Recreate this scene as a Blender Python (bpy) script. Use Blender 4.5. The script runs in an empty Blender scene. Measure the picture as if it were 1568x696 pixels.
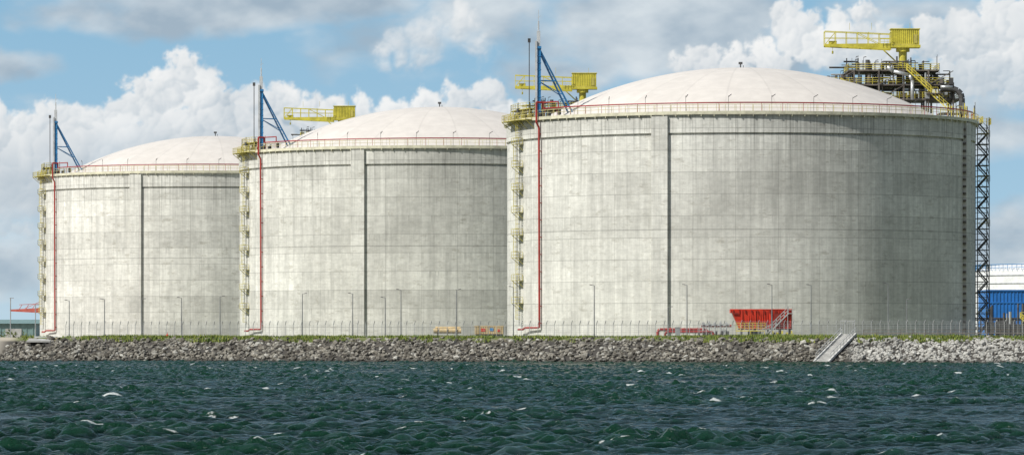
import bpy, math, random, bmesh
import numpy as np
from mathutils import Vector, noise as mnoise
random.seed(7); rng=np.random.default_rng(7)
sc=bpy.context.scene
sc.view_settings.view_transform='Standard'
sc.view_settings.look='None'; sc.view_settings.exposure=0; sc.view_settings.gamma=1
COL=sc.collection
rad=math.radians

# ------------------------------------------------------------ mesh builder
class MB:
    def __init__(s): s.v=[]; s.f=[]
    def tube(s,p0,p1,r,n=6,r2=None,caps=True):
        p0=Vector(p0); p1=Vector(p1); d=p1-p0
        if d.length<1e-6: return
        d.normalize()
        up=Vector((0,0,1)) if abs(d.z)<0.95 else Vector((1,0,0))
        a=d.cross(up).normalized(); b=d.cross(a).normalized()
        if r2 is None: r2=r
        i0=len(s.v)
        off=math.pi/4 if n==4 else 0
        for p,rr in((p0,r),(p1,r2)):
            for k in range(n):
                t=2*math.pi*k/n+off
                s.v.append(tuple(p+a*math.cos(t)*rr+b*math.sin(t)*rr))
        for k in range(n):
            k2=(k+1)%n
            s.f.append((i0+k,i0+k2,i0+n+k2,i0+n+k))
        if caps:
            s.f.append(tuple(i0+k for k in range(n))[::-1]); s.f.append(tuple(i0+n+k for k in range(n)))
    def path(s,pts,r,n=6):
        for a,b in zip(pts[:-1],pts[1:]): s.tube(a,b,r,n)
    def box(s,c,d,rz=0.0):
        cx,cy,cz=c; hx,hy,hz=d[0]/2,d[1]/2,d[2]/2
        co,si=math.cos(rz),math.sin(rz); i0=len(s.v)
        for z in(-hz,hz):
            for x,y in((-hx,-hy),(hx,-hy),(hx,hy),(-hx,hy)):
                s.v.append((cx+x*co-y*si,cy+x*si+y*co,cz+z))
        for q in((0,3,2,1),(4,5,6,7),(0,1,5,4),(1,2,6,5),(2,3,7,6),(3,0,4,7)):
            s.f.append(tuple(i0+k for k in q))
    def hexa(s,pts):
        i0=len(s.v); s.v+= [tuple(p) for p in pts]
        for q in((0,3,2,1),(4,5,6,7),(0,1,5,4),(1,2,6,5),(2,3,7,6),(3,0,4,7)):
            s.f.append(tuple(i0+k for k in q))
    def lathe(s,prof,n=256,c=(0,0)):
        i0=len(s.v); m=len(prof)
        for k in range(n):
            t=2*math.pi*k/n
            for r,z in prof: s.v.append((c[0]+r*math.cos(t),c[1]+r*math.sin(t),z))
        for k in range(n):
            k2=(k+1)%n
            for j in range(m-1):
                s.f.append((i0+k*m+j,i0+k2*m+j,i0+k2*m+j+1,i0+k*m+j+1))
    def ring(s,R,z,r,n=180,m=6,a0=0,a1=360):
        full=abs(a1-a0)>=360
        pts=[]
        for k in range(n+ (0 if full else 1)):
            t=rad(a0+(a1-a0)*k/n); pts.append(t)
        i0=len(s.v)
        for t in pts:
            for j in range(m):
                u=2*math.pi*j/m; rr=R+r*math.cos(u)
                s.v.append((rr*math.sin(t),-rr*math.cos(t),z+r*math.sin(u)))
        L=len(pts)
        for k in range(L if full else L-1):
            k2=(k+1)%L
            for j in range(m):
                j2=(j+1)%m
                s.f.append((i0+k*m+j,i0+k2*m+j,i0+k2*m+j2,i0+k*m+j2))
    def rail(s,pts,h=1.1,sp=1.5,r=0.04,rails=(0.55,1.1)):
        for a,b in zip(pts[:-1],pts[1:]):
            a=Vector(a); b=Vector(b); L=(b-a).length; n=max(1,int(L/sp))
            for k in range(n+1):
                p=a.lerp(b,k/n); s.tube(p,p+Vector((0,0,h)),r,4)
            for q in rails: s.tube(a+Vector((0,0,q)),b+Vector((0,0,q)),r,4)
    def mesh(s,name,mat,smooth=False):
        me=bpy.data.meshes.new(name); me.from_pydata(s.v,[],s.f); me.update()
        if smooth: me.polygons.foreach_set('use_smooth',[True]*len(me.polygons))
        me.materials.append(mat); return me

def link(name,me,parent=None):
    o=bpy.data.objects.new(name,me); COL.objects.link(o)
    if parent: o.parent=parent
    return o
def empty(name,loc=(0,0,0)):
    e=bpy.data.objects.new(name,None); e.location=loc; e.empty_display_size=2; COL.objects.link(e); return e
def np_mesh(name,V,Fc,k):
    me=bpy.data.meshes.new(name); me.vertices.add(len(V)); me.vertices.foreach_set('co',V.astype(np.float32).ravel())
    me.loops.add(Fc.size); me.loops.foreach_set('vertex_index',Fc.astype(np.int32).ravel())
    me.polygons.add(len(Fc)); me.polygons.foreach_set('loop_start',np.arange(0,Fc.size,k,dtype=np.int32))
    me.update(calc_edges=True); me.validate(); return me

# ------------------------------------------------------------ numpy noise
def vnoise(x,y,seed=0):
    xi=np.floor(x).astype(np.int64); yi=np.floor(y).astype(np.int64); fx=x-xi; fy=y-yi
    def h(a,b):
        n=(a*374761393+b*668265263+seed*1442695041)&0xffffffff
        n=((n^(n>>13))*1274126177)&0xffffffff; n=(n^(n>>16))
        return (n&0xffffff)/float(0xffffff)
    sx=fx*fx*fx*(fx*(fx*6-15)+10); sy=fy*fy*fy*(fy*(fy*6-15)+10)
    a=h(xi,yi); b=h(xi+1,yi); c=h(xi,yi+1); d=h(xi+1,yi+1)
    return a+(b-a)*sx+(c-a)*sy+(a-b-c+d)*sx*sy
def fbm(x,y,o=6,seed=0,g=.5):
    s=0;a=1;t=0
    for k in range(o):
        s=s+a*vnoise(x*2**k+k*17.3,y*2**k-k*9.1,seed+k); t+=a; a*=g
    return s/t
def sstep(a,b,x):
    t=np.clip((x-a)/(b-a),0,1); return t*t*(3-2*t)

# ------------------------------------------------------------ node helpers
class NT:
    def __init__(s,nt): s.nt=nt; s.N=nt.nodes; s.L=nt.links
    def put(s,sock,v):
        if isinstance(v,bpy.types.NodeSocket): s.L.new(v,sock)
        elif v is not None: sock.default_value=v
    def m(s,op,a,b=None,c=None,clamp=False):
        n=s.N.new('ShaderNodeMath'); n.operation=op; n.use_clamp=clamp
        s.put(n.inputs[0],a)
        if b is not None: s.put(n.inputs[1],b)
        if c is not None: s.put(n.inputs[2],c)
        return n.outputs[0]
    def vm(s,op,a,b=None,out=0):
        n=s.N.new('ShaderNodeVectorMath'); n.operation=op
        s.put(n.inputs[0],a)
        if b is not None:
            if op=='SCALE': s.put(n.inputs['Scale'],b)
            else: s.put(n.inputs[1],b)
        return n.outputs[out]
    def sep(s,v):
        n=s.N.new('ShaderNodeSeparateXYZ'); s.put(n.inputs[0],v); return n.outputs
    def comb(s,x,y,z=0.0):
        n=s.N.new('ShaderNodeCombineXYZ')
        s.put(n.inputs[0],x); s.put(n.inputs[1],y); s.put(n.inputs[2],z); return n.outputs[0]
    def noise(s,v,scale,detail=4,rough=.5,out='Fac',dist=0.0):
        n=s.N.new('ShaderNodeTexNoise'); s.put(n.inputs['Vector'],v)
        n.inputs['Scale'].default_value=scale; n.inputs['Detail'].default_value=detail
        n.inputs['Roughness'].default_value=rough; n.inputs['Distortion'].default_value=dist
        return n.outputs[out]
    def ss(s,v,a,b,o0=0.0,o1=1.0):
        n=s.N.new('ShaderNodeMapRange'); n.interpolation_type='SMOOTHSTEP'
        s.put(n.inputs[0],v); n.inputs[1].default_value=a; n.inputs[2].default_value=b
        n.inputs[3].default_value=o0; n.inputs[4].default_value=o1
        return n.outputs[0]
    def mix(s,f,a,b,bt='MIX'):
        n=s.N.new('ShaderNodeMix'); n.data_type='RGBA'; n.blend_type=bt
        s.put(n.inputs[0],f)
        for i,v in((6,a),(7,b)):
            if isinstance(v,tuple) and len(v)==3: v=v+(1,)
            s.put(n.inputs[i],v)
        return n.outputs[2]
def new_mat(name):
    m=bpy.data.materials.new(name); m.use_nodes=True
    t=NT(m.node_tree); b=t.N['Principled BSDF']; return m,t,b
def objc(t):
    n=t.N.new('ShaderNodeTexCoord'); return n.outputs['Object']
def worldc(t):
    n=t.N.new('ShaderNodeNewGeometry'); return n.outputs['Position']
def bump(t,b,h,strength=.3,dist=.1):
    n=t.N.new('ShaderNodeBump'); n.inputs['Strength'].default_value=strength; n.inputs['Distance'].default_value=dist
    t.put(n.inputs['Height'],h); t.L.new(n.outputs[0],b.inputs['Normal'])
def paint(name,col,rough=.5,metal=0.0,var=.25,scale=.8):
    m,t,b=new_mat(name); p=worldc(t)
    n=t.noise(p,scale,3,.65)
    k=t.ss(n,.3,.7,1-var,1+var*.4)
    t.put(b.inputs['Base Color'],t.mix(1.0,col,t.comb(k,k,k),'MULTIPLY'))
    b.inputs['Roughness'].default_value=rough; b.inputs['Metallic'].default_value=metal
    return m

M_yel=paint('yellow_paint',(.66,.56,.08),.45)
M_myel=paint('weathered_yellow_paint',(.50,.44,.10),.55)
M_pyel=paint('pale_yellow_paint',(.56,.50,.22),.5)
M_cream=paint('cream_steel',(.58,.56,.42),.6)
M_red=paint('red_paint',(.34,.03,.022),.45)
M_redb=paint('red_orange_paint',(.55,.04,.018),.45)
M_blue=paint('blue_paint',(.03,.20,.44),.4)
M_white=paint('white_paint',(.72,.73,.73),.5,var=.12)
M_grey=paint('galvanised_steel',(.34,.36,.37),.5,.2)
M_lamp=paint('lamp_steel',(.22,.23,.23),.5,.2)
M_fence=paint('fence_steel',(.42,.43,.42),.5,.1)
M_dark=paint('dark_steel',(.075,.075,.075),.55,.2,var=.5)
M_brown=paint('weathered_steel',(.16,.14,.12),.6,.2,var=.5)
M_alu=paint('aluminium_cladding',(.5,.52,.53),.35,.6)
M_lgrey=paint('light_concrete',(.40,.40,.38),.8)
M_tan=paint('tan_paint',(.62,.47,.24),.6)
M_bclad=paint('blue_cladding',(.02,.16,.48),.45,var=.15)
M_green=paint('grey_green_cladding',(.16,.25,.24),.6,var=.15)
M_dkred=paint('dark_red_paint',(.22,.02,.012),.5)

R=41.9; WT=41.9
# concrete wall
M_conc,t,b=new_mat('tank_concrete')
p=objc(t); x,y,z=t.sep(p)[:3]
oi=t.N.new('ShaderNodeObjectInfo'); rnd=t.m('MULTIPLY',oi.outputs['Random'],57.0)
ang=t.m('ARCTAN2',x,t.m('MULTIPLY',y,-1.0)); s_=t.m('MULTIPLY',ang,R)
sz=t.comb(s_,z,rnd)
def brick(w,h,c1,c2,mort,ms,off=(0,0)):
    n=t.N.new('ShaderNodeTexBrick'); n.offset=0; n.squash=1
    t.put(n.inputs['Vector'],t.comb(t.m('ADD',s_,off[0]),t.m('ADD',z,off[1]),0.0))
    n.inputs['Scale'].default_value=1; n.inputs['Brick Width'].default_value=w; n.inputs['Row Height'].default_value=h
    n.inputs['Color1'].default_value=(c1,)*3+(1,); n.inputs['Color2'].default_value=(c2,)*3+(1,)
    n.inputs['Mortar'].default_value=(mort,)*3+(1,); n.inputs['Mortar Size'].default_value=ms; n.inputs['Mortar Smooth'].default_value=.5
    return n.outputs['Color']
k1=brick(7.3,3.72,.94,1.04,.72,.045,(3,1.3))
k2=brick(2.43,1.24,.94,1.04,.86,.03,(3,1.3))
k3=brick(21.9,3.72,.95,1.03,.80,.05,(.4,1.3))
band=t.N.new('ShaderNodeTexWhiteNoise'); band.noise_dimensions='1D'
t.put(band.inputs['W'],t.m('ADD',t.m('FLOOR',t.m('DIVIDE',t.m('ADD',z,1.3),3.72)),rnd))
kb=t.m('ADD',.91,t.m('MULTIPLY',band.outputs['Value'],.15))
n1=t.noise(t.vm('MULTIPLY',sz,(.05,.06,1)),1,5,.6)
n2=t.noise(t.vm('MULTIPLY',sz,(.9,.045,1)),1,4,.7)
n3=t.noise(t.vm('MULTIPLY',sz,(.8,1.3,1)),1,5,.75)
n4=t.noise(t.vm('MULTIPLY',sz,(.30,.95,1)),1,5,.75)
k=t.m('MULTIPLY',t.ss(n1,.3,.7,.90,1.07),t.ss(n2,.25,.75,.80,1.11))
k=t.m('MULTIPLY',k,t.ss(n3,.25,.75,.86,1.10))
k=t.m('MULTIPLY',k,kb)
st=t.noise(t.vm('MULTIPLY',sz,(2.6,.03,1)),1,2,.6)
topm=t.ss(z,27,42,0,1)
k=t.m('MULTIPLY',k,t.m('SUBTRACT',1.0,t.m('MULTIPLY',t.m('MULTIPLY',topm,t.ss(st,.45,.75)),.38)))
dk=t.m('MULTIPLY',t.ss(n4,.53,.65),t.ss(n2,.40,.58))
jz=t.m('FRACT',t.m('DIVIDE',t.m('ADD',z,1.3),3.72)); n6=t.noise(t.comb(t.m('MULTIPLY',s_,1.4),t.m('FLOOR',t.m('DIVIDE',t.m('ADD',z,1.3),3.72)),rnd),1,2,.7)
drip=t.m('MULTIPLY',t.ss(n6,.54,.72),t.ss(jz,.35,.98)); k=t.m('MULTIPLY',k,t.m('SUBTRACT',1.0,t.m('MULTIPLY',drip,.24)))
gl=t.m('ABSOLUTE',t.m('SUBTRACT',z,22.4)); k=t.m('MULTIPLY',k,t.ss(gl,.04,.12,.66,1))
kc=t.mix(1.0,t.mix(1.0,t.comb(k,k,k),k1,'MULTIPLY'),k2,'MULTIPLY')
kc=t.mix(1.0,kc,k3,'MULTIPLY')
base=t.mix(n1,(.585,.58,.53),(.64,.64,.595))
base=t.mix(t.m('MULTIPLY',dk,.6),base,(.35,.335,.285))
t.put(b.inputs['Base Color'],t.mix(1.0,base,kc,'MULTIPLY')); b.inputs['Roughness'].default_value=.9
b.inputs['Specular IOR Level'].default_value=.2
# dome coating
M_dome,t,b=new_mat('dome_coating')
p=objc(t); x,y,z=t.sep(p)[:3]
NG_=24
ang=t.m('ARCTAN2',y,x); r_=t.m('SQRT',t.m('ADD',t.m('MULTIPLY',x,x),t.m('MULTIPLY',y,y)))
fr=t.m('FRACT',t.m('MULTIPLY',ang,NG_/(2*math.pi)))
arc=t.m('MULTIPLY',t.m('ABSOLUTE',t.m('SUBTRACT',fr,.5)),t.m('MULTIPLY',r_,2*math.pi/NG_))
seam=t.ss(arc,.05,.25,.92,1)
cell=t.N.new('ShaderNodeTexWhiteNoise'); cell.noise_dimensions='2D'
t.put(cell.inputs['Vector'],t.comb(t.m('FLOOR',t.m('ADD',t.m('MULTIPLY',ang,NG_/(2*math.pi)),.5)),t.m('FLOOR',t.m('DIVIDE',r_,13.5))))
kk=t.m('MULTIPLY',seam,t.m('ADD',.95,t.m('MULTIPLY',cell.outputs['Value'],.06)))
rf=t.m('ABSOLUTE',t.m('SUBTRACT',t.m('FRACT',t.m('DIVIDE',r_,13.5)),.5))
kk=t.m('MULTIPLY',kk,t.ss(rf,.488,.5,1,.94))
nn=t.noise(p,.35,5,.65)
kk=t.m('MULTIPLY',kk,t.ss(nn,.3,.75,.91,1.03))
t.put(b.inputs['Base Color'],t.mix(1.0,(.61,.575,.53),t.comb(kk,kk,kk),'MULTIPLY')); b.inputs['Roughness'].default_value=.75

# ------------------------------------------------------------ tank parts (local coordinates, z absolute)
def pol(th,r,z): return (r*math.sin(rad(th)),-r*math.cos(rad(th)),z)
GZ=3.9
parts=[]
w=MB(); w.lathe([(R,GZ-.5),(R,38.45),(R-.3,38.5),(R-.3,38.8),(R+.16,38.86),(R+.16,WT),(R-.6,WT)],288)
parts.append(('wall',w.mesh('tank_wall',M_conc,False),1))
w=MB()
RS=73.5; AP=52.3
prof=[]
for i in range(41):
    r=.01+40.9*i/40; prof.append((r,AP-(RS-math.sqrt(RS*RS-r*r))))
w.lathe(prof[::-1],192)
parts.append(('dome',w.mesh('tank_dome',M_dome,True),1))
w=MB(); caps=MB()
for th0 in(-20,70,160,250):
    dth=math.degrees(2.9/R)
    z0,z1=GZ-.4,41.7; i0=len(w.v)
    ths=[th0-dth+dth*i/6 for i in range(7)]
    for z in(z0,z1):
        for rr in(R-.1,R+.6):
            for th in ths: w.v.append(pol(th,rr,z))
    n=7
    def I(zi,ri,k): return i0+zi*2*n+ri*n+k
    for k_ in range(n-1):
        w.f.append((I(0,1,k_),I(0,1,k_+1),I(1,1,k_+1),I(1,1,k_)))
        w.f.append((I(1,0,k_),I(1,1,k_),I(1,1,k_+1),I(1,0,k_+1)))
    w.f.append((I(0,0,0),I(0,1,0),I(1,1,0),I(1,0,0)))
    w.f.append((I(0,1,n-1),I(0,0,n-1),I(1,0,n-1),I(1,1,n-1)))
    if th0==70:
        zz=5.5
        while zz<41:
            for th in(th0-dth-.25,th0+.25):
                caps.box(pol(th,R+.3,zz),(.36,.5,.40),rad(th))
            zz+=1.25
parts.append(('buttress',w.mesh('tank_buttress',M_conc),1))
parts.append(('anchor_caps',caps.mesh('tank_anchor_caps',M_brown),1))
w=MB(); w.lathe([(R-.6,41.95),(R+.62,41.95),(R+.62,42.5),(R+.56,42.5),(R+.56,42.12),(R-.6,42.12)],256)
for k_ in range(120):
    th=k_*3; w.box(pol(th,R+.35,41.77),(.12,.5,.32),rad(th))
parts.append(('cornice_walkway',w.mesh('tank_cornice',M_cream),0))
w=MB()
for rr in(43.1,43.6): w.ring(R+.58,rr,.035,200,4)
for k_ in range(170):
    th=k_*360/170; w.tube(pol(th,R+.58,42.4),pol(th,R+.58,43.6),.04,4)
w.ring(R-1.2,43.7,.04,180,4)
for k_ in range(90):
    th=k_*4; w.tube(pol(th,R-1.2,41.6),pol(th,R-1.2,43.7),.045,4)
parts.append(('walkway_railing',w.mesh('tank_railing',M_pyel),0))
w=MB()
w.ring(R-.3,43.95,.12,220,6,-59,92)
for k_ in range(0,150,5): w.tube(pol(-58+k_,R-.3,42.1),pol(-58+k_,R-.3,43.9),.05,4)
w.path([pol(-59,R-.3,43.95),pol(-59,R-.3,45.0),pol(-59,R+1.0,45.0),pol(-59,R+1.0,41.5),pol(-59,R+.5,40.6),pol(-59,R+.4,5.7)],.18,8)
w.path([pol(-59,R-.3,45.0),pol(-53,R-.6,45.0),pol(-53,R-.6,43.9)],.12,6)
pts=[pol(-59-i*1.2,R+.6+i*.05,5.7 if i<6 else 5.4) for i in range(9)]
w.path(pts,.17,8)
for k_ in range(12):
    zz=6.5+k_*3; w.box(pol(-59,R+.22,zz),(.4,.44,.15),rad(-59))
parts.append(('fire_water_pipe',w.mesh('tank_red_pipe',M_red,False),0))
w=MB(); w.ring(38.9,44.2,.035,120,5,-75,75)
for k_ in range(0,150,6): w.tube(pol(-75+k_,38.9,42.4),pol(-75+k_,38.9,44.2),.03,4)
parts.append(('inner_guard_line',w.mesh('tank_guard_line',M_grey,False),0))
# caged ladder with landings
w=MB(); g=MB()
TH=-70
def L(dx,dr,z):
    c=Vector(pol(TH,R+dr,z)); tx=Vector((math.cos(rad(TH)),math.sin(rad(TH)),0)); return c+tx*dx
z=6.0; side=1; lv=0
while z<41.5:
    z2=min(z+4.0,41.9)
    sx=.6*side
    w.hexa([L(-1.1,.1,z2),L(1.1,.1,z2),L(1.1,1.5,z2),L(-1.1,1.5,z2),L(-1.1,.1,z2+.08),L(1.1,.1,z2+.08),L(1.1,1.5,z2+.08),L(-1.1,1.5,z2+.08)])
    w.rail([L(-1.1,.2,z2),L(-1.1,1.5,z2),L(1.1,1.5,z2),L(1.1,.2,z2)],1.1,.8,.045,(.55,1.1))
    w.tube(L(-1,.1,z2-1.1),L(-1,1.4,z2),.06,4); w.tube(L(1,.1,z2-1.1),L(1,1.4,z2),.06,4)
    g.tube(L(sx-.25,.6,z),L(sx-.25,.6,z2+1),.055,4); g.tube(L(sx+.25,.6,z),L(sx+.25,.6,z2+1),.055,4)
    zz=z+.3
    while zz<z2: g.tube(L(sx-.25,.6,zz),L(sx+.25,.6,zz),.03,4); zz+=.4
    zz=z+1.2
    while zz<z2:
        ps=[L(sx-.4,.6,zz),L(sx-.4,1.1,zz),L(sx,1.3,zz),L(sx+.4,1.1,zz),L(sx+.4,.6,zz)]
        w.path(ps,.04,4); zz+=.8
    for dx,dr in((-.4,1.1),(0,1.3),(.4,1.1)): w.tube(L(sx+dx,dr,z+1.2),L(sx+dx,dr,z2),.035,4)
    side*=-1; z=z2; lv+=1
    if z2>=41.9: break
parts.append(('ladder_landings',w.mesh('tank_ladder_landings',M_myel),0))
parts.append(('ladder',g.mesh('tank_ladder',M_lamp),0))
w=MB()
for (th0,th1,ro,zb) in((-78,-62,R+1.9,42.1),(-84,-66,R-.4,44.2)):
    n=8; ps=[pol(th0+(th1-th0)*i/n,ro,zb) for i in range(n+1)]
    pin=[pol(th0+(th1-th0)*i/n,ro-2.4,zb) for i in range(n+1)]
    for i in range(n):
        a,b2,c,d=pin[i],pin[i+1],ps[i+1],ps[i]
        w.hexa([Vector(q) for q in(d,c,b2,a)]+[Vector(q)+Vector((0,0,.12)) for q in(d,c,b2,a)])
    w.rail(ps,1.15,1.0,.045,(.4,.75,1.15)); w.rail(pin,1.15,1.4,.045); w.rail([ps[0],pin[0]],1.15,1,.045); w.rail([ps[-1],pin[-1]],1.15,1,.045)
    for i in range(0,n+1,2): w.tube(ps[i],pol(th0+(th1-th0)*i/n,R,zb-1.6),.07,4); w.tube(ps[i],pin[i],.07,4)
    if zb>43:
        for i in range(0,n+1,2): w.tube(ps[i],Vector(ps[i])-Vector((0,0,2.2)),.08,4); w.tube(pin[i],Vector(pin[i])-Vector((0,0,3)),.08,4)
parts.append(('stair_head_platform',w.mesh('tank_stair_head',M_myel),0))
w=MB()
for k_ in range(22):
    th=-88+random.random()*34; h=1+random.random()*2.6; r=R-.3-random.random()*3
    w.tube(pol(th,r,41.5),pol(th,r,42+h),.07,5)
    if k_%2: w.box(pol(th,r,42+h*.6),(.5+random.random()*.6,.4,.5+random.random()*.7),rad(th))
w.tube(pol(-67,41.3,42),pol(-67,41.3,56.0),.09,6); w.box(pol(-67,41.3,56.2),(.5,.5,.7))
for th in range(-50,90,11):
    w.tube(pol(th,38.6,42),pol(th,38.6,45.0+random.random()*.4),.045,4); w.tube(pol(th,38.6,45.1),pol(th+.8,39.2,45.5),.07,4)
w.tube((0,0,AP-.3),(0,0,AP+.8),.12,6); w.box((0,0,AP+.9),(.7,.4,.4)); w.tube((.5,0,AP-.3),(.5,0,AP+.5),.06,5)
parts.append(('roof_fittings',w.mesh('tank_roof_fittings',M_dark),0))

# ---- mast
mastp=[]
bx,by=-36.4,-18.8; inv=Vector((.888,.459,0))
w=MB(); g=MB()
w.box((bx+.1,by,48.3),(.62,.6,12.8))
for k_ in range(11): w.box((bx+.1,by,42.5+k_*1.2),(.76,.74,.12))
side_=Vector((-inv.y,inv.x,0))
for sg in(-.8,.8):
    top=Vector((bx,by,54.6))+side_*sg*.3; bot=Vector((bx,by,43.4))+inv*6.4+side_*sg
    w.tube(top,bot,.17,4)
    mid=top.lerp(bot,.5); w.tube((bx,by,mid.z),mid,.13,4)
    w.tube((bx,by,mid.z-.1),top.lerp(bot,.72),.09,4)
for k_ in range(1,9):
    a=Vector((bx,by,54.8)).lerp(Vector((bx,by,43.4))+inv*6.4,k_/9); sp=.3+.5*k_/9
    w.tube(a-side_*sp,a+side_*sp,.07,4)
w.box((bx,by,54.8),(1.0,1.0,.4))
mastp.append(('mast_frame_and_brace',w.mesh('mast_blue',M_blue)))
g.box((bx,by,56.3),(.62,.62,2.7)); g.tube((bx,by,57.6),(bx,by,59.4),.14,5); g.tube((bx,by,59.3),(bx,by,61.4),.06,4)
g.box((bx-.42,by-.3,49.4),(.34,.5,13.0))
g.tube((bx-.2,by,60),(bx+.4,by,60.3),.05,4)
mastp.append(('mast_head',g.mesh('mast_white',paint('mast_grey',(.50,.52,.53),.5))))

# ---- process platform
plp=[]
random.seed(11)
st=MB(); yl=MB(); pp=MB(); dk_=MB(); al=MB()
xs=[16.5,21,25.5,30,34.5,39]; ys=[8,12.5,17,21.5]
def domez(x,y):
    r=math.hypot(x,y); return AP-(RS-math.sqrt(max(0,RS*RS-r*r))) if r<41 else 40.5
lev=[47.2,49.8,52.4]
for i,xx in enumerate(xs):
    for yy in ys:
        if math.hypot(xx,yy)>43.5: continue
        top=52.6 if 20<xx<36 else 50.2
        st.tube((xx,yy,domez(xx,yy)-.4),(xx,yy,top),.2,4)
for li,zz in enumerate(lev):
    x0,x1=(16.5,40.5) if li==0 else ((17,39) if li==1 else (20,36.5))
    y0,y1=8,20
    st.box(((x0+x1)/2,(y0+y1)/2,zz),(x1-x0,y1-y0,.25))
    yl.rail([(x0,y0,zz+.1),(x1,y0,zz+.1),(x1,y1,zz+.1),(x0,y1,zz+.1),(x0,y0,zz+.1)],1.15,1.4,.045,(.4,.75,1.15))
    for xx in xs:
        if x0<=xx<=x1: st.tube((xx,y0-.1,zz-.4),(xx,y1,zz-.4),.18,4)
for k_ in range(len(xs)-1):
    for zz in(47.2,49.8):
        if k_%2==0: st.tube((xs[k_],7.9,zz),(xs[k_+1],7.9,zz+2.5),.1,4)
for k_ in range(230):
    xx=17+random.random()*22.5; yy=7.6+random.random()*12; zz=random.choice(lev[:2] if xx>36 or xx<20 else lev)+.1
    typ=random.random(); B=random.choice([pp,dk_,dk_,dk_,st])
    if typ<.5:
        h=.8+random.random()*1.8; B.tube((xx,yy,zz),(xx,yy,zz+h),.06+random.random()*.12,6)
        if random.random()<.5: B.tube((xx,yy,zz+h),(xx+random.uniform(-1.4,1.4),yy,zz+h),.08,6)
    elif typ<.78:
        L_=1.5+random.random()*5; z2=zz+.4+random.random()*1.6
        B.tube((max(16.8,xx-L_),yy,z2),(xx,yy,z2),.06+random.random()*.13,6)
    elif typ<.94: B.box((xx,yy,zz+.5),(.4+random.random()*.9,.8,.6+random.random()*.8))
    else: B.tube((xx,yy,zz),(xx,yy,zz+1.9),.4,12)
for k_ in range(22):
    xx=17+random.random()*22; h=random.uniform(1.2,3.0); zz=52.5 if 20<xx<36.3 else 50
    dk_.tube((xx,10,zz),(xx,10,zz+h),.045,4)
    if k_%2: dk_.tube((xx,10,zz+h),(xx+.5,10,zz+h+.1),.09,4)
for k_ in range(9):
    xx=random.uniform(19,38); yy=random.uniform(8.2,18); pp.tube((xx,yy,45),(xx,yy,52+random.random()*1.2),.2,8)
for k_ in range(6):
    xx=22+k_*2.3; dk_.tube((xx,13,52.5),(xx,13,53.6),.3,10); dk_.tube((xx,13,53.6),(xx,13,53.8),.42,10)
ps=[(36.6,7.3,49.0),(38.9,7.3,49.0),(39.7,7.3,48.7),(40.3,7.3,48.1),(40.5,7.3,47.3),(40.5,7.3,43.3)]
dk_.path(ps,.55,12); al.path([(36.6,7.0,49.35),(38.8,7.0,49.3)],.3,8)
al.tube((27,7.2,53),(28,7.2,52.2),.4,10); al.path([(28,7.2,52.2),(31,7.2,51.5),(31.5,7.2,50.5),(31.5,7.2,47)],.34,10)
def stair(B,a,b2,wd,rs=.05):
    a=Vector(a); b2=Vector(b2); d=b2-a; n=max(2,int(abs(d.z)/.25))
    hd=Vector((d.x,d.y,0)).normalized(); sd=Vector((-hd.y,hd.x,0))*wd/2
    for s2 in(-1,1):
        B.tube(a+sd*s2,b2+sd*s2,.12,4); B.tube(a+sd*s2+Vector((0,0,1.1)),b2+sd*s2+Vector((0,0,1.1)),rs,4)
        B.tube(a+sd*s2+Vector((0,0,.6)),b2+sd*s2+Vector((0,0,.6)),rs,4)
        for k2 in range(0,6):
            q=a.lerp(b2,k2/5)+sd*s2; B.tube(q,q+Vector((0,0,1.1)),rs,4)
    for k2 in range(n+1):
        q=a.lerp(b2,k2/n); B.tube(q-sd,q+sd,.06,4)
stair(yl,(30.5,6.6,52.4),(34.8,6.6,48.4),1.0)
stair(yl,(34.8,6.2,48.0),(38.5,5.6,44.6),1.0)
stair(yl,(22.5,6.6,47.3),(18.5,6.6,49.8),1.0)
yl.rail([(34.2,5.6,48.1),(36,5.6,48.1)],1.1,.6)
st.box((35.3,6.6,48.1),(2.6,2.6,.15))
st.box((38.6,6,44.4),(5,5,.2)); yl.rail([(36.2,3.5,44.5),(41.1,3.5,44.5),(41.1,8.5,44.5)],1.15,.9,.045,(.4,.75,1.15))
st.box((41.4,1.5,42.3),(3.6,6,.2)); yl.rail([(39.7,-1.6,42.4),(43.4,-1.6,42.4),(43.4,4.4,42.4)],1.15,.8,.045,(.4,.75,1.15))
for q in((36.3,3.6),(41,3.6),(41,8.4),(38.6,3.6)): st.tube((q[0],q[1],41.5),(q[0],q[1],44.4),.14,4)
for k_ in range(18):
    xx=37+random.random()*5.5; B=random.choice([pp,dk_,yl]); B.tube((xx,3.4,42),(xx,3.4,43.6+random.random()*2.8),.08,5)
plp+= [('steel_frame',st.mesh('plat_frame',M_brown)),('handrails_and_stairs',yl.mesh('plat_rails',M_yel)),('piping',pp.mesh('plat_pipes',M_grey)),
       ('valves_and_vessels',dk_.mesh('plat_valves',M_dark)),('insulated_pipes',al.mesh('plat_alu',M_alu,True))]
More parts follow.
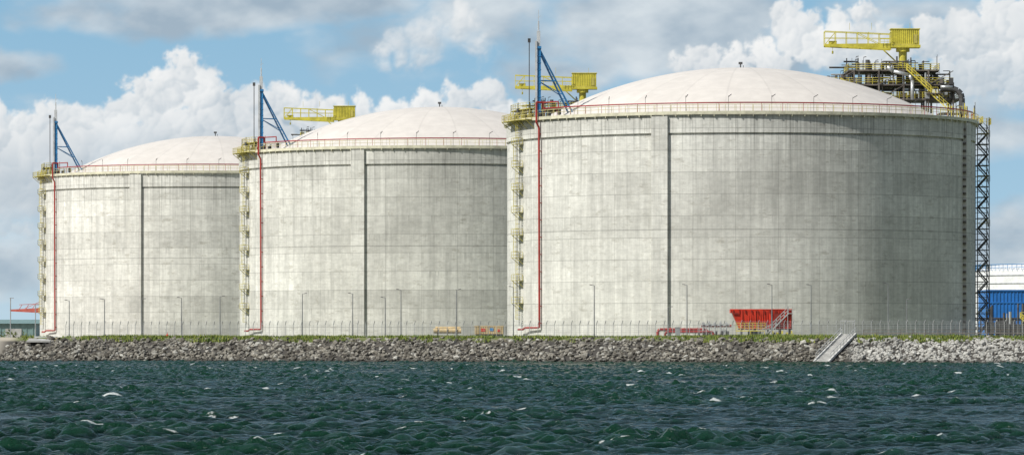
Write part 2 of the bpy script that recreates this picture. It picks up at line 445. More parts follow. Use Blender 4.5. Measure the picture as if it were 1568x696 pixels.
# ---- crane
w=MB()
CY=12
w.tube((30.2,CY,52.5),(30.2,CY,56.0),.75,16); w.tube((30.2,CY,56.0),(30.2,CY,56.7),1.25,16); w.tube((30.2,CY,53.2),(30.2,CY,53.5),1.0,16)
w.tube((29.2,CY,54.0),(26.4,CY,56.6),.16,4)
w.box((30.6,CY,56.95),(5.4,3.0,.5))
w.box((30.55,CY,58.65),(5.1,2.6,2.7))
for k_ in range(14):
    xx=28.2+k_*.37; w.box((xx,CY-1.33,58.65),(.1,.08,2.6)); w.box((xx,CY+1.33,58.65),(.1,.08,2.6))
w.box((30.55,CY,60.1),(5.4,2.9,.16))
for sy in(-1.2,1.2):
    w.hexa([(15.9,CY+sy-.15,56.9),(28,CY+sy-.15,56.3),(28,CY+sy+.15,56.3),(15.9,CY+sy+.15,56.9),(15.9,CY+sy-.15,57.35),(28,CY+sy-.15,57.5),(28,CY+sy+.15,57.5),(15.9,CY+sy+.15,57.35)])
    w.tube((15.9,CY+sy,59.7),(28,CY+sy,59.2),.09,4); w.tube((15.9,CY+sy,58.5),(28,CY+sy,58.4),.06,4)
    for k_ in range(7):
        xx=15.9+k_*2.0; w.tube((xx,CY+sy,57.2),(xx,CY+sy,59.7-k_*.08),.08,4)
    w.tube((15.9,CY+sy,57.2),(17.9,CY+sy,59.6),.07,4); w.tube((21.9,CY+sy,59.4),(25.9,CY+sy,57.4),.07,4)
for xx in(15.9,19.9,23.9,27.9): w.tube((xx,CY-1.2,57.1),(xx,CY+1.2,57.1),.1,4); w.tube((xx,CY-1.2,59.5),(xx,CY+1.2,59.5),.07,4)
w.box((17.4,CY,57.6),(1.4,1.6,.7)); w.tube((17.4,CY,57),(17.4,CY,56.0),.05,4); w.box((17.4,CY,55.9),(.3,.3,.5))
w.rail([(26,CY-1.7,57.2),(28,CY-1.7,57.2)],1.1,.6)
crp=[('boom_and_machine_house',w.mesh('crane_mesh',paint('crane_yellow',(.56,.50,.06),.45)))]
w=MB()
for xx in (20.5,24.5,31.5): w.tube((xx,CY,60),(xx,CY,61.3),.04,4)
w.box((30.55,CY-1.36,57.28),(5.0,.06,.12)); w.box((32.4,CY-1.38,58.3),(.7,.06,1.6))
crp.append(('door_and_aerials',w.mesh('crane_dark',M_myel)))
# ---- stair tower
w=MB()
x0,x1,y0,y1=42.6,44.7,.4,4.4
for xx in(x0,x1):
    for yy in(y0,y1): w.tube((xx,yy,GZ-.3),(xx,yy,43.5),.12,4)
zz=4.5; fl=0
while zz<41.5:
    w.box(((x0+x1)/2,(y0+y1)/2 ,zz),(x1-x0+.2,y1-y0+.2,.12)) if fl%2==0 else w.box(((x0+x1)/2,y1-.6,zz),(x1-x0,1.2,.12))
    for yy in(y0,y1):
        w.tube((x0,yy,zz),(x1,yy,zz),.09,4)
        w.tube((x0,yy,zz+1.05),(x1,yy,zz+1.05),.05,4)
    a,b2=((x0+.2),(x1-.2)) if fl%2==0 else ((x1-.2),(x0+.2))
    w.tube((a,y0+.3,zz),(b2,y0+.3,zz+1.9),.17,4); w.tube((a,y0,zz+1.0),(b2,y0,zz+2.9),.05,4)
    w.tube((a,y1-.3,zz),(b2,y1-.3,zz+1.9),.12,4)
    w.tube((x1,y0,zz),(x1,y1,zz+1.9),.06,4)
    zz+=1.9; fl+=1
stw=[('frame_and_flights',w.mesh('stair_tower_mesh',M_dark))]
w=MB()
for k_ in range(5): w.rail([(x0,y0-.1,8+k_*8),(x1+.15,y0-.1,8+k_*8),(x1+.15,y1,8+k_*8)],1.1,.7,.03)
w.rail([(x0,y0-.3,42.2),(x1+.3,y0-.3,42.2),(x1+.3,y1,42.2)],1.15,.7,.05)
stw.append(('tower_handrails',w.mesh('stair_tower_rails',M_myel)))

TANKS=[(41.05,800.0),(-15.2,935.0),(-71.2,1069.0)]
for cx,cy in TANKS:
    for nm,ps in(('storage_tank',[(a,b_) for a,b_,c in parts]),('braced_mast',mastp),('process_platform',plp),('roof_crane',crp),('stair_tower',stw)):
        e=empty(nm,(cx,cy,0))
        for pn,me in ps: link(pn,me,e)

# ------------------------------------------------------------ terrain
SL=-.364
def shore(x): return 719+SL*x + .7*math.sin(x*.11)+.5*math.sin(x*.037+1)
xsn=[-6000,-2500,-1000,-500,-300]+[ -200+4*i for i in range(101)]+[300,500,1000,2500,6000]
def shore_c(x): return shore(max(-260,min(260,x)))
w=MB(); rows=[(-40,-5),(-2.0,-1.0),(0,-.05),(9.2,4.0),(10.4,4.06),(13,3.92),(40,3.9),(300,3.9),(1200,3.9),(6000,3.9)]
for x_ in xsn:
    for dy,z_ in rows: w.v.append((x_,shore_c(x_)+dy,z_-.03+(.05*math.sin(x_*.9) if 4<dy<12 else 0)))
m_=len(rows)
for i in range(len(xsn)-1):
    for j in range(m_-1): w.f.append((i*m_+j,(i+1)*m_+j,(i+1)*m_+j+1,i*m_+j+1))
M_gr,t,b=new_mat('ground_grass_and_sand')
p=worldc(t); X_,Y_,Z_=t.sep(p)[:3]
n=t.noise(p,.25,5,.6); n2=t.noise(p,3,3,.6)
g1=t.mix(n2,(.05,.085,.018),(.15,.16,.05)); c=t.mix(t.ss(n,.52,.66),g1,(.24,.20,.13))
c=t.mix(t.ss(X_,-86,-83,1,0),c,(.34,.31,.25))
c=t.mix(t.ss(Z_,3.2,3.7,1,0),c,t.mix(t.ss(X_,-88,-85,1,0),(.05,.046,.04),(.26,.24,.20)))
t.put(b.inputs['Base Color'],c); b.inputs['Roughness'].default_value=.95
link('ground',w.mesh('ground',M_gr,False))
M_as,t,b=new_mat('asphalt'); n=t.noise(worldc(t),2,5,.7)
t.put(b.inputs['Base Color'],t.mix(n,(.04,.04,.042),(.075,.073,.07))); b.inputs['Roughness'].default_value=.9
def strip(w,d0,d1,z,xa=-150,xb=150,st_=4):
    i0=len(w.v); n=int((xb-xa)/st_)
    for i in range(n+1):
        x_=xa+i*st_; w.v.append((x_,719+SL*x_+d0,z)); w.v.append((x_,719+SL*x_+d1,z))
    for i in range(n): w.f.append((i0+2*i,i0+2*i+2,i0+2*i+3,i0+2*i+1))
rd=empty('service_road')
w=MB(); strip(w,20,26,3.905); link('asphalt_surface',w.mesh('road',M_as),rd)
w=MB(); strip(w,22.95,23.07,3.912)
link('centre_line',w.mesh('road_line',M_white),rd)
w=MB()
for d in(19.8,26.2):
    for i in range(75):
        x_=-150+i*4; a=Vector((x_,719+SL*x_+d,3.93)); b2=Vector((x_+3.98,719+SL*(x_+3.98)+d,3.93)); w.tube(a,b2,.12,4)
link('kerb',w.mesh('kerb',M_lgrey),rd)

def fl(x,d=12): return 719+SL*x+d
STA=Vector((53.6,fl(53.6,9.6),4.45)); STB=Vector((48.6,fl(48.6,-1.0),.05))
# ------------------------------------------------------------ rock revetment (one mesh)
vars_=[]
for q in range(8):
    bm=bmesh.new(); bmesh.ops.create_icosphere(bm,subdivisions=1,radius=1)
    V=np.array([v.co[:] for v in bm.verts]); F=np.array([[v.index for v in f.verts] for f in bm.faces]); bm.free()
    for _ in range(7):
        nrm=rng.normal(size=3); nrm/=np.linalg.norm(nrm); d=rng.uniform(.45,.75)
        k_=V@nrm; over=np.clip(k_-d,0,None); V=V-over[:,None]*nrm
    V=V*(1+rng.uniform(-.06,.06,size=(len(V),1)))
    vars_.append(V)
F0=F; NR=15500
xr=rng.uniform(-150,150,NR); ur=rng.uniform(0,1,NR)
keep=~((xr<-89.5+6.5*ur**1.5+1.5*rng.random(NR)))
xr=xr[keep]; ur=ur[keep]
yr=np.array([shore(a) for a in xr])-1.0+10.3*ur
tt=np.clip((yr-STB.y)/(STA.y-STB.y),0,1); xs_=STB.x+(STA.x-STB.x)*tt
keep=np.abs(xr-xs_)>1.75
xr=xr[keep]; ur=ur[keep]; yr=yr[keep]; NR=len(xr)
zr=-.45+4.35*ur
size=rng.uniform(.20,.50,NR)*np.where(rng.random(NR)<.14,1.45,1)
zr=zr+rng.uniform(-.2,.25,NR)-np.where(ur>.93,.2,0)
RV=[];RT=[];nv=len(vars_[0])
for i in range(NR):
    V=vars_[i%8]*(size[i]*rng.uniform([.9,.8,.55],[1.45,1.2,.95]))
    a,b_,c_=rng.uniform(0,6.28),rng.uniform(-.6,.6),rng.uniform(-.6,.6)
    ca,sa=math.cos(a),math.sin(a); cb,sb=math.cos(b_),math.sin(b_); cc,s3=math.cos(c_),math.sin(c_)
    M=np.array([[ca,-sa,0],[sa,ca,0],[0,0,1]])@np.array([[1,0,0],[0,cb,-sb],[0,sb,cb]])@np.array([[cc,0,s3],[0,1,0],[-s3,0,cc]])
    RV.append(V@M.T+np.array([xr[i],yr[i],zr[i]]))
    RT.append(rng.random())
RV=np.concatenate(RV); FF=(F0[None,:,:]+(np.arange(NR)*nv)[:,None,None]).reshape(-1,3)
me=np_mesh('rocks',RV,FF,3)
me.polygons.foreach_set('use_smooth',np.zeros(len(FF),dtype=bool))
at=me.attributes.new('tone','FLOAT','POINT'); at.data.foreach_set('value',np.repeat(np.array(RT),nv).astype(np.float32))
M_rk,t,b=new_mat('rock')
an=t.N.new('ShaderNodeAttribute'); an.attribute_name='tone'; tn=an.outputs['Fac']
p=worldc(t); X_,Y_,Z_=t.sep(p)[:3]
cr=t.N.new('ShaderNodeValToRGB'); t.put(cr.inputs[0],tn)
E=cr.color_ramp.elements; E[0].position=0; E[0].color=(.065,.058,.048,1); E[1].position=1; E[1].color=(.42,.415,.39,1)
for pos,c_ in((.25,(.13,.118,.10,1)),(.5,(.20,.19,.17,1)),(.75,(.25,.232,.20,1)),(.9,(.30,.29,.27,1))):
    e_=E.new(pos); e_.color=c_
n=t.noise(p,4,4,.7); kk=t.ss(n,.25,.75,.6,1.2)
big=t.noise(p,.16,3,.6); kk=t.m('MULTIPLY',kk,t.ss(big,.35,.65,.80,1.15))
lt=t.ss(X_,52,54,0,1)
c=t.mix(t.m('MULTIPLY',lt,.6),cr.outputs[0],(.46,.46,.455))
c=t.mix(1.0,c,t.comb(kk,kk,kk),'MULTIPLY')
wet=t.ss(t.m('ADD',Z_,t.m('MULTIPLY',n,.5)),.35,1.0,.30,1)
c=t.mix(1.0,c,t.comb(wet,wet,t.m('MULTIPLY',wet,.95)),'MULTIPLY')
t.put(b.inputs['Base Color'],c); b.inputs['Roughness'].default_value=.85
me.materials.append(M_rk); link('rock_revetment',me)

# ------------------------------------------------------------ grass along the crest
NG=80000
gx=rng.uniform(-150,150,NG); gd=rng.uniform(7.0,13.5,NG)
dens=(fbm(gx*.09,gx*0+3,3,5)-.5)*1.6+(fbm(gx*.5,gd*.6,2,9)-.5)*1.4
k_=(dens>-.25+.22*np.clip(9.2-gd,0,2))&(gx>-84)&~((np.abs(gx-53.3)<1.6)&(gd<12)); gx=gx[k_]; gd=gd[k_]; dens=dens[k_]; NG=len(gx)
gy=np.array([shore(a) for a in gx])+gd; gz=np.where(gd<9.2,-.03+4.03*gd/9.2+.15,3.98)
hh=rng.uniform(.14,.46,NG)*(1+np.clip(dens,0,.8)); wd=rng.uniform(.05,.14,NG); an_=rng.uniform(0,3.14,NG)
a=np.stack([gx-wd*np.cos(an_),gy-wd*np.sin(an_),gz-.05],1); b_=np.stack([gx+wd*np.cos(an_),gy+wd*np.sin(an_),gz-.05],1)
c_=np.stack([gx+rng.uniform(-.15,.2,NG),gy+rng.uniform(-.1,.1,NG),gz+hh],1)
V=np.stack([a,b_,c_],1).reshape(-1,3); me=np_mesh('grass',V,np.arange(NG*3).reshape(-1,3),3)
at=me.attributes.new('tone','FLOAT','POINT'); at.data.foreach_set('value',np.repeat(rng.random(NG),3).astype(np.float32))
M_g,t,b=new_mat('grass_blades'); an=t.N.new('ShaderNodeAttribute'); an.attribute_name='tone'
t.put(b.inputs['Base Color'],t.mix(an.outputs['Fac'],(.07,.14,.02),(.26,.28,.06))); b.inputs['Roughness'].default_value=.8
me.materials.append(M_g); link('grass',me)

# ------------------------------------------------------------ water
def axis_y():
    ys=[-3000,-1500,-700,-300,-120,-40,20,60,90,110]; y=128.0
    while y<735: ys.append(y); y+=.14+.0010*(y-125)
    ys+= [740,760,800,1000]
    return np.array(ys)
def axis_x():
    c=list(np.arange(-88,88.01,.22)); r=[];s=.6;x=88
    while x<5000: x+=s; r.append(x); s*=1.25
    return np.array([-q for q in r[::-1]]+c+r)
AY=axis_y(); AX=axis_x()
GX,GY=np.meshgrid(AX,AY); H=np.zeros_like(GX)
wr=np.random.default_rng(5)
fade=np.clip((AY-60)/60,0,1)[:,None]*np.clip((2200-np.abs(GX))/2000,0,1)
WXo=fbm(GX*.14,GY*.14,2,41)*3.5; WYo=fbm(GX*.14,GY*.14,2,42)*3.5
for i in range(76):
    lam=.65*(3.9/.65)**(wr.random()); kx=2*math.pi/lam
    th=wr.normal(0,.95)+.4
    dx,dy=math.sin(th),math.cos(th)
    amp=.0095*lam**.60
    ph=((GX+WXo)*dx+(GY+WYo)*dy)*kx+wr.random()*6.28
    sn=np.sin(ph); H+=amp*(sn-.36*np.cos(2*ph))
big=fbm(GX*.13,GY*.08,3,77)-.5
H*=(1+2.2*big)
Hs=H.std()
H2=H*fade
foam=np.zeros_like(H)
cand=np.argwhere((H>1.9*Hs)&(np.abs(GX)<90)&(GY>135)&(GY<690))
wr.shuffle(cand)
pts=[]
for r_,c_ in cand[:60000]:
    x_,y_=GX[r_,c_],GY[r_,c_]
    if abs(x_)<.13*y_ and all((x_-q[0])**2+(y_-q[1])**2>8.5**2 for q in pts): pts.append((x_,y_))
    if len(pts)>=210: break
for x_,y_ in pts:
    lx=wr.uniform(.18,.45)*(2.0 if wr.random()<.2 else 1)*(.8+y_/350); ly=wr.uniform(.10,.18)*(.8+y_/500)
    for q in range(3):
        xo=x_+wr.normal(0,lx*.9); yo=y_+wr.normal(0,ly*1.2); l1=lx*wr.uniform(.5,1); l2=ly*wr.uniform(.6,1)
        ia=np.searchsorted(AX,[xo-4*l1,xo+4*l1]); ja=np.searchsorted(AY,[yo-4*l2-1,yo+4*l2+1])
        sx=GX[ja[0]:ja[1],ia[0]:ia[1]]-xo; sy=GY[ja[0]:ja[1],ia[0]:ia[1]]-yo
        foam[ja[0]:ja[1],ia[0]:ia[1]]+=np.exp(-(sx/l1)**2-((sy-.25*sx)/l2)**2)
V=np.stack([GX,GY,H2],2).reshape(-1,3)
ny,nx=GX.shape; idx=np.arange(ny*nx).reshape(ny,nx)
Fw=np.stack([idx[:-1,:-1],idx[:-1,1:],idx[1:,1:],idx[1:,:-1]],2).reshape(-1,4)
me=np_mesh('water',V,Fw,4); me.polygons.foreach_set('use_smooth',np.ones(len(Fw),dtype=bool))
at=me.attributes.new('foam','FLOAT','POINT'); at.data.foreach_set('value',foam.astype(np.float32).ravel())
at=me.attributes.new('crest','FLOAT','POINT'); at.data.foreach_set('value',(H/Hs).astype(np.float32).ravel())
M_w,t,b=new_mat('sea_water'); p=worldc(t)
an=t.N.new('ShaderNodeAttribute'); an.attribute_name='foam'; fo=an.outputs['Fac']
ac=t.N.new('ShaderNodeAttribute'); ac.attribute_name='crest'; cs=ac.outputs['Fac']
pat=t.noise(t.vm('MULTIPLY',p,(.03,.010,1)),1,3,.6)
deep=t.mix(t.ss(pat,.35,.65),(.0012,.012,.0088),(.0028,.022,.0140))
col=t.mix(t.ss(cs,.1,2.4),deep,(.008,.043,.024))
fn=t.noise(p,8,4,.75)
fm=t.ss(t.m('MULTIPLY',fo,t.m('ADD',.02,t.m('MULTIPLY',fn,1.6))),.38,.66)
n5=t.noise(t.vm('MULTIPLY',p,(1,.7,1)),3.2,4,.72)
streak=t.m('MULTIPLY',t.ss(n5,.60,.72),t.ss(cs,1.1,2.2)); fm=t.m('MAXIMUM',fm,t.m('MULTIPLY',streak,.28))
t.put(b.inputs['Base Color'],t.mix(fm,col,(.62,.66,.65)))
t.put(b.inputs['Roughness'],t.m('ADD',.14,t.m('MULTIPLY',fm,.6))); b.inputs['IOR'].default_value=1.33
b.inputs['Specular IOR Level'].default_value=.085
hb=t.noise(t.vm('MULTIPLY',p,(1,.8,1)),3.8,5,.78)
bump(t,b,hb,1.0,.30)
me.materials.append(M_w); link('water',me)

# ------------------------------------------------------------ fence
fe=empty('security_fence')
w=MB(); x_=-76.0; i=0
while x_<150:
    y_=fl(x_)
    main=(i%2==0)
    w.tube((x_,y_,3.8),(x_,y_,6.15),.065 if main else .03,4)
    if main: w.tube((x_,y_,6.15),(x_+.18,y_-.35,6.75),.06,4)
    x_+=.68; i+=1
link('posts',w.mesh('fence_posts',M_fence),fe)
w=MB()
for zz in[4.0+.3*k2 for k2 in range(8)]: w.tube((-76,fl(-76),zz),(150,fl(150),zz),.014,4)
for q in range(3): w.tube((-76,fl(-76)-.12*q,6.25+.17*q),(150,fl(150)-.12*q,6.25+.17*q),.012,4)
x_=-76
while x_<150: w.tube((x_,fl(x_)+.02,4.0),(x_,fl(x_)+.02,6.1),.009,3,caps=False); x_+=.17
link('mesh_and_barbed_wire',w.mesh('fence_wire',M_grey),fe)
ge=empty('guard_rail'); w=MB()
w.tube((56,fl(56,10.6),4.7),(150,fl(150,10.6),4.7),.09,4); w.tube((56,fl(56,10.6),5.2),(150,fl(150,10.6),5.2),.05,4)
x_=56
while x_<150: w.tube((x_,fl(x_,10.6),3.9),(x_,fl(x_,10.6),5.2),.06,4); x_+=1.9
link('rails_and_posts',w.mesh('guard_rail',M_brown),ge)

# ------------------------------------------------------------ street lamps
def lamp(x,d,h,arm=1,name='street_lamp'):
    y=fl(x,d); e=empty(name,(x,y,3.88))
    w=MB(); w.tube((0,0,0),(0,0,h),.10,8,r2=.06); w.tube((0,0,0),(0,0,.7),.14,8)
    w.tube((0,0,h),(.45*arm,-.1,h+.1),.04,5)
    link('pole',w.mesh('lamp_pole',M_lamp),e)
    w=MB(); w.hexa([(.3*arm,-.25,h+.04),(.8*arm,-.25,h+.1),(.8*arm,.05,h+.1),(.3*arm,.05,h+.04),(.35*arm,-.2,h+.16),(.75*arm,-.2,h+.2),(.75*arm,0,h+.2),(.35*arm,0,h+.16)])
    link('lamp_head',w.mesh('lamp_head',M_dark),e)
for px,h in((106,6.4),(160,6.6),(217,6.6),(278,6.8),(337,7.0),(463,7.4),(540,7.4),(590,6.7),(614,8),(699,8),(786,8.4),(910,8.6),(1023,5.0),(1052,8.6),(1182,8.6),(1242,8.5),(1360,8.7)):
    k_=(px-784)/6820; D=(719+16)/(1-SL*k_); lamp(k_*D,16,h,1 if px%2 else -1)
lamp(63.0,15,6.2)

# ------------------------------------------------------------ revetment staircase
se=empty('concrete_staircase'); w=MB()
a=STA; b2=STB
sd=Vector((1,-.3,0)).normalized()*1.1
w.hexa([a-sd-Vector((0,0,1.2)),b2-sd-Vector((0,0,1.2)),b2+sd-Vector((0,0,1.2)),a+sd-Vector((0,0,1.2)),a-sd,b2-sd,b2+sd,a+sd])
for s2 in(-1,1):
    o=sd*s2*1.08; w.tube(a+o+Vector((0,0,.12)),b2+o+Vector((0,0,.12)),.2,4)
nst=24
for k_ in range(nst):
    q=a.lerp(b2,(k_+.5)/nst)+Vector((0,0,.09)); w.box(q,(1.9,.30,.16),math.atan2(sd.y,sd.x))
w.box(a+Vector((.1,1.5,-.2)),(2.6,3.0,.5),math.atan2(sd.y,sd.x))
link('steps',w.mesh('steps',paint('staircase_concrete',(.50,.50,.48),.8)),se)
w=MB()
for s2 in(-1,1):
    o=sd*s2*1.08
    w.tube(a+o+Vector((0,0,1.15)),b2.lerp(a,.08)+o+Vector((0,0,1.15)),.05,5)
    w.tube(a+o+Vector((0,0,.65)),b2.lerp(a,.08)+o+Vector((0,0,.65)),.04,5)
    for k_ in range(9): q=a.lerp(b2,k_/8.7)+o; w.tube(q,q+Vector((0,0,1.15)),.05,5)
for s2 in(-1,1): q=a+sd*s2+Vector((0,2.2,0)); w.tube(q,q+Vector((0,0,2.3)),.09,4)
w.tube(a-sd+Vector((0,2.2,2.2)),a+sd+Vector((0,2.2,2.2)),.06,4)
for k_ in range(9): q=(a-sd).lerp(a+sd,k_/8)+Vector((0,2.2,.1)); w.tube(q,q+Vector((0,0,2.1)),.05,4)
link('handrails_and_gate',w.mesh('steps_rails',M_fence),se)

# ------------------------------------------------------------ red pump house on skid
pe=empty('red_pump_house',(41.2,738,0))
w=MB()
w.hexa([(-3.6,-1.3,5.5),(5.1,-1.3,5.5),(5.1,1.3,5.5),(-3.6,1.3,5.5),(-5.0,-1.6,8.55),(5.1,-1.3,8.55),(5.1,1.3,8.55),(-5.0,1.6,8.55)])
for k_ in range(24):
    x_=-4.0+k_*.385
    if x_>-3.4: w.box((x_,-1.38,6.95),(.14,.16,2.85))
w.box((0,-1.3,8.62),(10.3,.25,.14)); w.box((.7,-1.35,5.55),(8.8,.25,.22)); w.box((0,0,8.60),(10.2,2.9,.1))
w.box((-5.0,0,8.3),(.15,3.3,.5))
for x_ in(-3.2,-1,1.5,4.8): w.box((x_,-1.5,7),(.22,.22,3.0))
link('housing',w.mesh('pump_house_red',M_redb),pe)
w=MB()
for x_ in range(10): w.box((-4.6+x_*1.0,-1.62,8.3),(.12,.1,.55))
w.box((-4.2,-1.66,7.95),(.9,.1,.25)); w.box((2.6,-1.55,6.9),(1.0,.08,2.2)); w.box((-2.0,-1.5,6.1),(1.3,.1,.7)); w.box((.2,-1.5,6.1),(1.3,.1,.7))
link('dark_red_trim',w.mesh('pump_house_trim',M_dkred),pe)
w=MB()
for x_ in(-3.2,-1,1.2,3.2,4.8):
    for y_ in(-1.1,1.1): w.box((x_,y_,4.7),(.25,.25,1.7))
w.box((.8,0,5.4),(9,2.5,.15)); w.box((-1,0,4.6),(2.2,1.4,1.2)); w.box((2.4,0,4.4),(1.2,1.4,.9))
link('skid',w.mesh('pump_house_dark',M_dark),pe)
w=MB(); stair(w,(1.2,-2.4,4.7),(4.4,-2.4,7.9),1.0); w.box((4.7,-2.2,7.95),(.9,1.6,.1)); stair(w,(-.4,-2.6,3.9),(1.2,-2.6,4.9),1.0)
for x_ in(4.3,5.1): w.tube((x_,-2.9,3.9),(x_,-2.9,9.0),.07,4)
w.rail([(4.3,-2.9,8),(5.1,-2.9,8)],1.1,.5)
link('steel_stair',w.mesh('pump_house_stair',M_fence),pe)
w=MB(); w.rail([(-4.2,-2.6,5.2),(.6,-2.6,5.2)],1.2,.6,.05,(.4,.8,1.2)); w.box((-1.8,-2.1,5.1),(4.8,1.1,.15))
for x_ in(-4.1,-1.8,.5): w.tube((x_,-2.6,3.9),(x_,-2.6,5.2),.08,4)
for k_ in range(6): w.box((1.0+k_*.8,-2.9,4.6+.25*(k_%2)),(.3,.3,.5))
link('yellow_walkway',w.mesh('pump_house_yellow',M_yel),pe)
pe=empty('fire_water_manifold',(30.3,736,0)); w=MB(); g=MB(); dd=MB()
w.path([(-6.2,0,3.9),(-6.2,0,5.0),(-5.9,0,5.3),(1.6,0,5.3),(2.0,0,5.0),(2.0,0,4.0)],.27,10)
w.path([(-5,-.8,3.9),(-5,-.8,4.7),(-4.6,-.8,4.9),(2.8,-.8,4.9),(3.0,-.8,4.4)],.2,10)
w.path([(3,0,4.3),(5.0,0,4.3)],.22,8); w.path([(1,.8,5.9),(6,.8,5.9)],.2,8)
for k_ in range(7): w.tube((-5.2+k_*1.1,0,5.3),(-5.2+k_*1.1+.1,0,5.3),.36,10)
for k_ in range(5): g.tube((1.3+k_*.95,-.3,4),(1.3+k_*.95,-.3,6.2+(k_%2)*.5),.13,8); g.tube((1.3+k_*.95,-.3,6.3),(1.3+k_*.95,-.6,6.3),.24,10)
g.path([(1.0,-.4,6.0),(5.6,-.4,6.0)],.12,8); g.box((4.6,-.4,5.0),(.6,.6,.8)); g.rail([(.6,-1.4,4),(5.6,-1.4,4)],2.2,.9,.035,(1.1,1.6,2.2))
for k_ in range(6): dd.box((.6+k_*.95,-.6,4.6),(.35,.4,.9)); dd.tube((-5+k_,0,3.9),(-5+k_,0,5.1),.07,4)
link('red_pipes',w.mesh('manifold_red',M_red,False),pe); link('valves',g.mesh('manifold_grey',M_fence),pe); link('actuators',dd.mesh('manifold_dark',M_dark),pe)

e=empty('storage_drum_rack',(-10.8,744,.55)); w=MB()
for k_ in range(3): w.tube((-2.3,-.5+k_*.75,4.55),(2.3,-.5+k_*.75,4.55),.42,14)
w.tube((-2.0,-.1,5.05),(2.2,-.1,5.05),.25,12)
link('drums',w.mesh('drums',M_tan,False),e); w=MB()
for x_ in(-1.6,0,1.6): w.box((x_,0,3.75),(.2,2.6,.8)); w.box((x_,-.98,4.6),(.1,.08,1.0))
link('cradle',w.mesh('cradle',M_brown),e)
e=empty('site_container',(-3.8,742,.45)); w=MB(); w.box((0,0,4.75),(4.8,2.2,1.3))
for k_ in range(16): w.box((-2.25+k_*.3,-1.14,4.75),(.12,.07,1.2))
w.box((0,0,5.45),(5.0,2.4,.12)); link('shell',w.mesh('cont',M_tan),e)
w=MB(); w.box((-1.0,-1.2,4.8),(.7,.06,.5)); w.box((1.6,-1.2,4.7),(.4,.06,.4)); link('red_panels',w.mesh('cont_r',M_redb),e)
w=MB(); w.box((.4,-1.2,4.9),(.6,.06,.5)); link('blue_panels',w.mesh('cont_b',M_blue),e)
w=MB(); w.box((0,0,3.78),(4.6,2,.64)); link('skids',w.mesh('cont_s',M_dark),e)

e=empty('red_marker_post',(-58,fl(-58,9.5),3.9)); w=MB(); w.tube((0,0,0),(0,0,.5),.22,10); w.tube((0,0,.5),(0,0,.7),.22,10,r2=.05); w.tube((0,0,.7),(0,0,1.0),.04,6); link('marker_body',w.mesh('marker',M_redb),e)
e=empty('electrical_cabinet',(27.0,726,3.9)); w=MB(); w.box((0,0,.9),(.8,.5,1.6)); w.box((0,0,1.75),(.95,.65,.1)); w.box((0,0,.05),(1,.7,.1)); link('cabinet_body',w.mesh('cab',M_fence),e)
w=MB(); w.box((0,-.27,.9),(.7,.02,1.4)); link('cabinet_door',w.mesh('cabd',M_grey),e)

# ------------------------------------------------------------ left edge
e=empty('concrete_slipway'); w=MB()
x0=-80.5; y0=fl(x0,8)
w.hexa([(x0-1.6,y0-3,3.2),(x0+2.4,y0-3,3.2),(x0+3.0,y0+3,3.7),(x0-1.0,y0+3,3.7),(x0-1.6,y0-3,3.5),(x0+2.4,y0-3,3.5),(x0+3.0,y0+3,4.2),(x0-1.0,y0+3,4.2)])
w.box((x0+.8,y0+4.6,3.95),(3.4,3,.5))
link('ramp_slab',w.mesh('slip',M_lgrey),e)
e=empty('warehouse'); w=MB(); w.box((-198,1400,6.2),(100,30,4.6))
for k_ in range(50): w.box((-247+k_*2,1384.95,6.2),(.25,.2,4.4))
link('walls',w.mesh('wh',M_green),e); w=MB(); w.hexa([(-249,1384,8.5),(-147,1384,8.5),(-147,1416,8.5),(-249,1416,8.5),(-249,1399,9.8),(-147,1399,9.8),(-147,1401,9.8),(-249,1401,9.8)]); link('roof',w.mesh('whr',M_green),e)
w=MB()
for k_ in range(7): w.box((-236+k_*13.5,1384.9,5.4),(5,.25,3.0))
link('doors',w.mesh('whd',M_lgrey),e)
e=empty('distant_shrubs'); w=MB()
for k_ in range(900):
    x_=random.uniform(-210,-128); y_=1180+random.uniform(-10,10); r=random.uniform(.3,.9); z_=3.8+random.random()*1.8
    q=[(x_+random.uniform(-r,r),y_+random.uniform(-r,r),z_+random.uniform(-r,r)) for _ in range(3)]; i0=len(w.v); w.v+=q; w.f.append((i0,i0+1,i0+2))
link('foliage',w.mesh('shrubs',paint('shrub_green',(.13,.16,.05),.8,var=.5)),e)
e=empty('ship_loader'); w=MB()
M_pink=paint('faded_red_paint',(.50,.12,.09),.6)
Y=1500
w.hexa([(-169,Y-1,13.0),(-150,Y-1,12.0),(-150,Y+1,12.0),(-169,Y+1,13.0),(-169,Y-1,13.6),(-150,Y-1,14.6),(-150,Y+1,14.6),(-169,Y+1,13.6)])
for k_ in range(8): w.tube((-166+k_*2.2,Y,13.6),(-165+k_*2.2,Y,15.2+.1*k_),.12,4)
w.tube((-166,Y,15.2),(-150,Y,16),.12,4)
w.box((-146,Y,13.5),(9,4,4))
for x_ in(-149,-143):
    for y_ in(-3,3): w.tube((x_,Y+y_,3.9),(x_,Y,12),.5,4)
w.tube((-146,Y,15),(-146,Y,22),.5,4); w.tube((-146,Y,22),(-164,Y,14),.1,4)
link('boom_and_portal',w.mesh('sl',M_pink),e)
for x_,D,h in((-112.6,1000,9),(-107,1000,7.5)):
    e=empty('street_lamp',(x_,D,3.9)); w=MB(); w.tube((0,0,0),(0,0,h),.12,6); w.box((.3,0,h),(.9,.3,.15)); link('pole',w.mesh('lp',M_grey),e)

